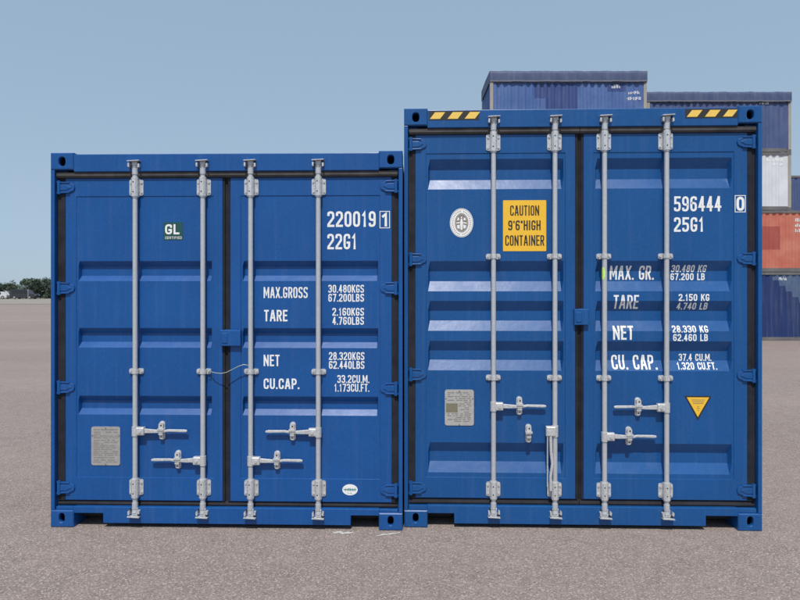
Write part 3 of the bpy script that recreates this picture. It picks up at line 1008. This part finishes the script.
# yellow warning triangle, point down
b = MB()
b.prism_y([(2.020, .745), (2.112, .912), (1.930, .912)], YP - .0012, YP + .001, 1)
b.prism_y([(2.020, .768), (2.097, .903), (1.945, .903)], YP - .0018, YP - .001, 0)
for z, w in ((.884, .046), (.872, .040), (.860, .036), (.838, .006), (.826, .010), (.812, .006)):
    b.face([(2.021 - w, YP - .0026, z), (2.021 + w, YP - .0026, z), (2.021 + w, YP - .0026, z + .0035), (2.021 - w, YP - .0026, z + .0035)], 2)
b.build('warning_triangle', [M['yellow'], M['black'], M['emblem']], DB1, fixn=False)

# lime tape wrapped round the left side of a lock rod
b = MB(); rx, n, nz = 1.376, 12, 6
v = []
for k in range(nz + 1):
    z = 1.712 + .086 * k / nz
    half = 1.75 * math.sqrt(max(0.0, 1 - ((k / nz - .5) / .52) ** 2)) + .2
    for i in range(n + 1):
        a = math.radians(205) - half * .55 + half * 1.1 * i / n
        v.append((rx + .0176 * math.cos(a), YR + .0176 * math.sin(a), z))
b.raw(v, [(k * (n + 1) + i, k * (n + 1) + i + 1, (k + 1) * (n + 1) + i + 1, (k + 1) * (n + 1) + i) for k in range(nz) for i in range(n)], 0, True)
b.build('lime_tape', M['lime'], DB1)


# ------------------------------------------------------------------ container stack behind
def add_box_mesh(name, args, mat):
    b = MB(); b.box(*args)
    me = bpy.data.meshes.new(name); me.from_pydata(b.v, [], b.f)
    me.materials.append(mat)
    bm = bmesh.new(); bm.from_mesh(me); bmesh.ops.recalc_face_normals(bm, faces=bm.faces); bm.to_mesh(me); bm.free()
    return me


CACHE = {}


def side_y(x, x0=.17):
    """corrugation depth behind the rail plane at x"""
    u = (x - x0) % .278
    if u < .072: return 0.0
    if u < .139: return .036 * (u - .072) / .067
    if u < .211: return .036
    return .036 * (1 - (u - .211) / .067)


def stack_container(x, y, z, Lg, H, mat, rail, label, post=None, tarp=False, group='stacked containers behind', patches=(), marks=()):
    W = 2.438
    root = empty('stacked_container', (x, y, z))
    tag(root, label, 'container', group)
    post = post or rail
    key = (Lg, H, mat.name, tarp)
    if key not in CACHE:
        b = MB(); pts = [(.10, .025)]; q = .17
        while q < Lg - .4:
            pts += [(q, .025), (q + .072, .025), (q + .139, .061), (q + .211, .061)]; q += .278
        pts.append((Lg - .10, .025))
        zt = H - .10
        for (xa, ya), (xb, yb) in zip(pts, pts[1:]):
            b.face([(xa, ya, .15), (xb, yb, .15), (xb, yb, zt), (xa, ya, zt)])
        me = bpy.data.meshes.new('side_wall'); me.from_pydata(b.v, [], b.f); me.materials.append(mat)
        e = MB(); pts = [(.10, .03)]; q = .2
        while q < W - .35:
            pts += [(q, .03), (q + .06, .03), (q + .12, .07), (q + .18, .07)]; q += .24
        pts.append((W - .10, .03))
        for (ya, xa), (yb, xb) in zip(pts, pts[1:]):
            e.face([(xa, ya, .15), (xb, yb, .15), (xb, yb, zt), (xa, ya, zt)])
        me2 = bpy.data.meshes.new('end_wall'); me2.from_pydata(e.v, [], e.f); me2.materials.append(mat)
        CACHE[key] = (me, me2)
    sw, ew = CACHE[key]
    link('side_wall', sw, root)
    o = link('side_wall', sw, root, loc=(Lg, W, 0)); o.rotation_euler = (0, 0, math.pi)
    link('end_wall', ew, root)
    o = link('end_wall', ew, root, loc=(Lg, W, 0)); o.rotation_euler = (0, 0, math.pi)
    pk = ('post', H, post.name)
    if pk not in CACHE:
        CACHE[pk] = (add_box_mesh('corner_post', (0, .12, 0, .12, .118, H - .118), post), add_box_mesh('corner_casting', (0, .178, 0, .162, 0, .118), rail))
    pm_, cm = CACHE[pk]
    for sx in (0, 1):
        for sy_ in (0, 1):
            link('corner_post', pm_, root, loc=(.004 if sx == 0 else Lg - .124, .004 if sy_ == 0 else W - .124, 0))
            for zz in (0, H - .118):
                c_ = link('corner_casting', cm, root, loc=(0 if sx == 0 else Lg - .178, 0 if sy_ == 0 else W - .162, zz))
    for sy_ in (0, 1):
        ya, yb = (.006, .070) if sy_ == 0 else (W - .070, W - .006)
        b = MB(); b.box(.178, Lg - .178, ya, yb, .012, .165)
        for q in (Lg / 2 - 1.03, Lg / 2 + .70):              # fork pocket frames
            b.box(q, q + .36, ya - .003 if sy_ == 0 else yb - .001, ya + .001 if sy_ == 0 else yb + .003, .030, .145)
        b.build('bottom_side_rail', rail, root)
        b = MB(); b.box(.178, Lg - .178, ya, yb, H - .112, H - .010); b.build('top_side_rail', rail, root)
    b = MB(); b.box(.08, Lg - .08, .08, W - .08, .14, .165); b.build('floor', M['underside'], root)
    if not tarp:
        b = MB(); b.box(.05, Lg - .05, .05, W - .05, H - .030, H - .014); q = .3
        while q < Lg - .4:
            b.prism_x([(.15, H - .014), (.16, H - .004), (W - .16, H - .004), (W - .15, H - .014)], q, q + .10); q += .21
        b.build('roof', mat, root)
    else:
        # tarpaulin over the open top: sagging sheet with a skirt down the sides
        rr = random.Random(int(x * 100))
        b = MB(); nx = 60
        ph = [rr.uniform(0, 6.28) for _ in range(6)]
        wob = lambda u: .012 * math.sin(u * 5.1 + ph[0]) + .009 * math.sin(u * 11.3 + ph[1]) + .006 * math.sin(u * 23 + ph[2])
        prof = [(-.012, H - .40), (-.010, H - .25), (-.008, H - .08), (.01, H + .012), (.35, H + .035), (W / 2, H + .05), (W - .35, H + .035), (W - .01, H + .012), (W + .008, H - .08), (W + .012, H - .40)]
        v = []
        for i in range(nx + 1):
            u = -.006 + (Lg + .012) * i / nx
            for k, (yy_, zz) in enumerate(prof):
                w = wob(u + k * .13)
                sg = -1 if yy_ < W / 2 else 1
                amp = 1.0 if k in (0, 1, 8, 9) else .3
                v.append((u, yy_ + sg * abs(w) * amp, zz + (w * .5 if k not in (0, 9) else w * .3)))
        n = len(prof)
        f = [(i * n + k, i * n + k + 1, (i + 1) * n + k + 1, (i + 1) * n + k) for i in range(nx) for k in range(n - 1)]
        b.raw(v, f, 0, True)
        for xe in (-.012, Lg + .012):                       # end skirts
            b.face([(xe, -.012, H - .40), (xe, -.008, H + .01), (xe, W / 2, H + .05), (xe, W + .008, H + .01), (xe, W + .012, H - .40)])
        # pale hem and lacing
        tp = b.build('tarpaulin', M['tarp'], root, fixn=False)
        b = MB()
        for i in range(nx):
            u0, u1 = -.006 + (Lg + .012) * i / nx, -.006 + (Lg + .012) * (i + 1) / nx
            y0_, y1_ = -.018 - abs(wob(u0)), -.018 - abs(wob(u1))
            b.face([(u0, y0_, H - .405 + wob(u0) * .3), (u1, y1_, H - .405 + wob(u1) * .3), (u1, y1_, H - .355 + wob(u1) * .3), (u0, y0_, H - .355 + wob(u0) * .3)])
        b.build('hem', M['tarp_hem'], tp, fixn=False)
        b = MB(); q = .22
        while q < Lg - .2:                                   # lacing loops under the hem
            b.tube([(q, -.006, H - .405), (q + .03, -.014, H - .445), (q + .12, -.014, H - .450), (q + .15, -.006, H - .405)], .016, 6); q += .245
        b.build('lacing', M['rope'], tp)
    # painted patches follow the corrugation
    for (x0, x1, z0, z1, pmat, shape) in patches:
        b = MB(); xs = [x0]
        q = .17
        cut = []
        while q < Lg:
            cut += [q, q + .072, q + .139, q + .211]; q += .278
        xs += [c_ for c_ in cut if x0 < c_ < x1] + [x1]
        for xa, xb in zip(xs, xs[1:]):
            lo_ = (lambda xx: z0) if shape is None else shape
            b.face([(xa, .025 + side_y(xa) - .003, lo_(xa)), (xb, .025 + side_y(xb - 1e-6) - .003, lo_(xb - 1e-6)), (xb, .025 + side_y(xb - 1e-6) - .003, z1), (xa, .025 + side_y(xa) - .003, z1)])
        b.build('painted_patch', pmat, root)
    for (s, x0, x1, z0, z1, mm) in marks:
        b = MB()
        for xa, xb, za, zb in dabs(x0, x1, z0, z1, s, int(x0 * 100 + z0 * 10)):
            b.face([(xa, .025 + side_y(xa) - .006, za), (xb, .025 + side_y(xb) - .006, za), (xb, .025 + side_y(xb) - .006, zb), (xa, .025 + side_y(xa) - .006, zb)])
        o = b.build('lettering', mm, root, fixn=False); o['kind'] = 'stuff'
    return root


G0 = -.29
hid = 'stacked containers hidden behind'
# row one (holds up the nearest tarped container)
Y1, X1, L20 = 24.0, 3.47, 6.058
zz = G0
for i, (h, mt, wd) in enumerate(((2.591, 'old_navy', 'navy container on the ground'), (2.591, 'old_red', 'red container second from the ground'), (2.591, 'old_blue', 'faded blue container third from the ground'))):
    stack_container(X1, Y1, zz, L20, h, M[mt], M['rail_grey'], wd + ' under the left tarped container, behind the blue pair', group=hid)
    zz += h
stack_container(X1, Y1, 10.33 - 2.68, L20, 2.62, M['old_blue'], M['rail_grey'], 'faded blue tarp covered container on top of the stack, above the caution sign container', post=M['post_beige'], tarp=True,
                patches=[(2.15, 3.40, .6, 2.16, M['blue_patch'], None), (4.55, 5.25, 1.85, 2.16, M['blue_patch'], None), (1.72, 2.15, 1.60, 2.16, M['blue_patch'], None)],
                marks=[(4, 4.70, 5.05, 1.98, 2.12, M['white']), (4, 5.35, 5.80, 1.75, 1.87, M['white']), (5, 5.30, 5.85, 1.52, 1.64, M['white'])])
zz_top1 = zz
# row two
Y2, X2 = 26.1, 10.36
stack_container(X2, Y2, G0, 12.192, 2.896, M['old_navy'], M['rail_grey'], 'dark navy container at the bottom right of the stack, standing on the asphalt',
                patches=[(5.3, 7.6, 1.2, 2.79, M['pale_patch'], lambda xx: max(1.35, 2.55 - .85 * .278 * int(max(0, xx - 5.3) / .278 + 1e-4)))],
                marks=[(4, 5.55, 5.9, 2.55, 2.68, M['white'])])
stack_container(X2, Y2, G0 + 2.896, 12.192, 2.591, M['old_red'], M['rail_grey'], 'coral red container on the navy one, white lettering at its right',
                patches=[(4.3, 5.62, .95, 1.92, M['red_patch'], None)],
                marks=[(7, 6.24, 6.95, 2.12, 2.26, M['white']), (5, 6.24, 6.85, 1.90, 2.04, M['white']), (5, 6.24, 6.85, 1.68, 1.82, M['white']), (2, 6.50, 6.80, 1.46, 1.60, M['white'])])
stack_container(X2, Y2, G0 + 2.896 + 2.591, L20, 2.438, M['old_white'], M['rail_grey'], 'off white container between the red one and the tarped one', post=M['post_beige'],
                marks=[(4, 5.05, 5.75, 2.06, 2.20, M['white']), (4, 5.30, 5.75, 1.88, 1.99, M['white'])])
stack_container(X2, Y2, G0 + 2.896 + 2.591 + 2.438, L20, 2.52, M['old_blue2'], M['rail_grey'], 'slate blue tarp covered container resting on the off white one', post=M['post_beige'], tarp=True,
                marks=[(4, 4.75, 5.15, 2.02, 2.14, M['white'])])
# row three, farther back
Y3, X3 = 31.9, 17.2
zz = G0
for i, (h, mt, wd) in enumerate(((2.896, 'old_red', 'red container on the ground'), (2.591, 'old_navy', 'navy container second from the ground'))):
    stack_container(X3, Y3, zz, L20, h, M[mt], M['rail_grey'], wd + ' in the farthest row, hidden behind the stack', group=hid)
    zz += h
stack_container(X3, Y3, zz, L20, 2.591, M['old_blue2'], M['rail_grey'], 'slate blue container far back at the right edge, beside the off white one')


# ------------------------------------------------------------------ tree line at the far edge of the yard
def bush(x, y, rx, h, mat, label, seed):
    rr = random.Random(seed)
    z = ground_z(y)
    root = empty('tree', (x, y, z))
    tag(root, label, 'tree', 'trees along the far edge of the yard')
    b = MB()
    tips = []
    for k in range(4):
        a = rr.uniform(0, 6.28); q = rr.uniform(.2, .55)
        p1 = Vector((math.cos(a) * .15, math.sin(a) * .15, h * .25)); p2 = Vector((math.cos(a) * rx * q, math.sin(a) * rx * q, h * rr.uniform(.55, .8)))
        b.tube([(0, 0, -.05), p1, p2], [.13, .09, .03], 6); tips.append(p2)
    b.build('trunk', M['bark'], root)
    b = MB()
    cl = []
    for k in range(44):
        a = rr.uniform(0, 6.28); q = math.sqrt(rr.random()) * rx
        zc = rr.uniform(.06, .86) * h
        lim = (1 - (zc / h) ** 3) ** .5
        cl.append((Vector((math.cos(a) * q * lim, math.sin(a) * q * lim, zc)), rr.uniform(.35, .75)))
    for c, s in cl:
        for i in range(80):
            d = Vector((rr.gauss(0, 1), rr.gauss(0, 1), rr.gauss(0, .8))).normalized() * s * rr.random() ** .4
            p = c + d
            if p.z < .05: continue
            n = Vector((rr.gauss(0, 1), rr.gauss(0, 1), rr.gauss(.6, 1))).normalized()
            a = n.orthogonal().normalized(); a.rotate(Matrix.Rotation(rr.uniform(0, 6.28), 3, n)); e = n.cross(a)
            w = rr.uniform(.07, .15)
            b.face([p - a * w * 1.5, p - e * w * .7, p + a * w * 1.5, p + e * w * .7])
    b.build('crown', mat, root, fixn=False)
    return root


rows = [(-84.5, 131, 2.6, 3.6), (-81.0, 132, 2.4, 3.9), (-77.6, 130, 2.3, 4.5), (-74.6, 131, 2.3, 4.7), (-71.9, 130.5, 2.2, 3.6),
        (-69.0, 131.5, 2.2, 3.9), (-66.0, 130, 2.3, 4.1), (-62.5, 131, 2.4, 3.7), (-79.2, 137, 2.6, 4.6), (-72.8, 137, 2.6, 4.4), (-67.2, 137.5, 2.6, 4.3)]
nm = ['at the left edge of the frame', 'behind the white car', 'left and taller, above the dark van roof', 'tallest, behind the rear of the dark van', 'low, right of the dark van',
      'beside the corner of the left blue container', 'beyond the left blue container', 'hidden by the left blue container', 'second row behind the dark van', 'second row right of the van', 'second row beside the blue container']
for i, (x, y, rx, h) in enumerate(rows):
    bush(x, y, rx, h, M['leaf_a' if i % 3 else 'leaf_b'], 'bushy green tree on the horizon, ' + nm[i], 40 + i)


# ------------------------------------------------------------------ parked vehicles by the trees
def vehicle(name, x, y, rz, L_, H, W, body_mat, label, cat, flip=False, van=True):
    z = ground_z(y) + .03
    root = empty(name, (x, y, z), rz)
    tag(root, label, cat)
    sgn = -1 if flip else 1
    g = .20
    belt = H * .56
    low = [(0, g + .05), (.12, g), (L_ - .15, g), (L_, g + .08), (L_, H * .42), (L_ - .12, belt - .02), (L_ * .80, belt + .03), (0.05, belt + .03), (0, H * .45)]
    b = MB()
    b.prism_y([(sgn * q, w) for q, w in low][::sgn], -W / 2, W / 2)
    b.build('body', body_mat, root, bevel=.05)
    if van: cab = [(.05, belt), (L_ * .80, belt), (L_ * .64, H - .04), (L_ * .58, H), (.22, H), (.10, H - .06)]
    else: cab = [(.30, belt), (L_ * .74, belt), (L_ * .56, H - .03), (L_ * .50, H), (L_ * .26, H), (L_ * .2, H - .04)]
    b = MB(); b.prism_y([(sgn * q, w) for q, w in cab][::sgn], -W / 2 + .08, W / 2 - .08); b.build('cabin', body_mat, root, bevel=.05)
    cx_, cz_ = L_ * .42, (belt + H) / 2
    for side in (-1, 1):
        ys = side * (W / 2 - .078)
        spans = [(L_ * .10, L_ * .28), (L_ * .31, L_ * .50), (L_ * .53, L_ * .68)] if van else [(L_ * .28, L_ * .46), (L_ * .49, L_ * .62)]
        for a, c in spans:
            b = MB(); b.prism_y([(sgn * a, belt + .06), (sgn * c, belt + .06), (sgn * (c - .06), H - .12), (sgn * a, H - .12)][::sgn], min(ys, ys + side * .012), max(ys, ys + side * .012))
            b.build('window', M['glass'], root)
    for q in (L_ * .19, L_ * .80):
        for side in (-1, 1):
            yo_ = side * (W / 2 - .09)
            b = MB(); b.cyl((sgn * q, yo_ - .10, .32), (sgn * q, yo_ + .10, .32), .32, n=20, m=0)
            wh = b.build('wheel', M['tyre'], root)
            b = MB(); b.cyl((sgn * q, yo_ + side * .095, .32), (sgn * q, yo_ + side * .115, .32), .20, n=16); b.build('rim', M['rim'], wh)
    for side in (-1, 1):
        b = MB(); b.box(*sorted((sgn * (L_ - .06), sgn * (L_ + .015))), side * W * .36 - .14, side * W * .36 + .14, H * .36, H * .44); b.build('headlight', M['lamp_clear'], root)
        b = MB(); b.box(*sorted((-sgn * .015, sgn * .06)), side * W * .42 - .09, side * W * .42 + .09, H * .40, H * .52); b.build('tail_light', M['lamp_red'], root)
    return root


vehicle('parked_van', -76.0, 122.0, 0, 4.9, 1.85, 1.85, M['car_dark'], 'dark parked people carrier in front of the far trees', 'car')
vehicle('parked_car', -76.9, 122.5, 0, 4.2, 1.42, 1.75, M['car_white'], 'white parked car cut by the left edge of the frame', 'car', flip=True, van=False)
# thin marker post standing on the verge
b = MB(); px, py = -52.3, 87.5; gz = ground_z(py)
b.cyl((0, 0, -.2), (0, 0, 2.05), .03, .027, n=10); b.cyl((0, 0, 2.05), (0, 0, 2.09), .04, .03, n=10)
o = b.build('marker_post', M['post_w']); o.location = (px, py, gz)
tag(o, 'thin white marker post on the verge in front of the dark people carrier', 'post')


# ------------------------------------------------------------------ chalky paint scribbles on the asphalt
def scribble(name, pts, w, label, seed):
    rr = random.Random(seed); b = MB()
    P = [Vector(p) for p in pts]; L_, R_ = [], []
    path = []
    for a, c in zip(P, P[1:]):
        n = max(2, int((c - a).length / .010))
        path += [a + (c - a) * i / n for i in range(n)]
    path.append(P[-1])
    for i, p in enumerate(path):
        d = (path[min(i + 1, len(path) - 1)] - path[max(i - 1, 0)]).normalized(); nn = Vector((-d.y, d.x))
        e = min(1, 3 * i / len(path) + .15, 3 * (len(path) - i) / len(path) + .15)
        L_.append(p + nn * w * e * rr.uniform(.3, 1.2)); R_.append(p - nn * w * e * rr.uniform(.3, 1.2))
    n = len(path)
    b.raw([(p.x, p.y, .003) for p in L_ + R_], [(i, i + 1, n + i + 1, n + i) for i in range(n - 1)])
    o = b.build(name, M['scribble'])
    return tag(o, label, 'paint mark', 'paint marks on the asphalt')


scribble('paint_mark', [(-.46, 4.225), (-.435, 4.19), (-.41, 4.215), (-.385, 4.18), (-.35, 4.20), (-.30, 4.192)], .017,
         'faded white paint scribble on the asphalt before the left container', 3)
scribble('paint_mark', [(-.16, 4.135), (-.12, 4.16), (-.06, 4.178), (.0, 4.20)], .014,
         'faded white paint streak on the asphalt below the joint of the two containers', 5)
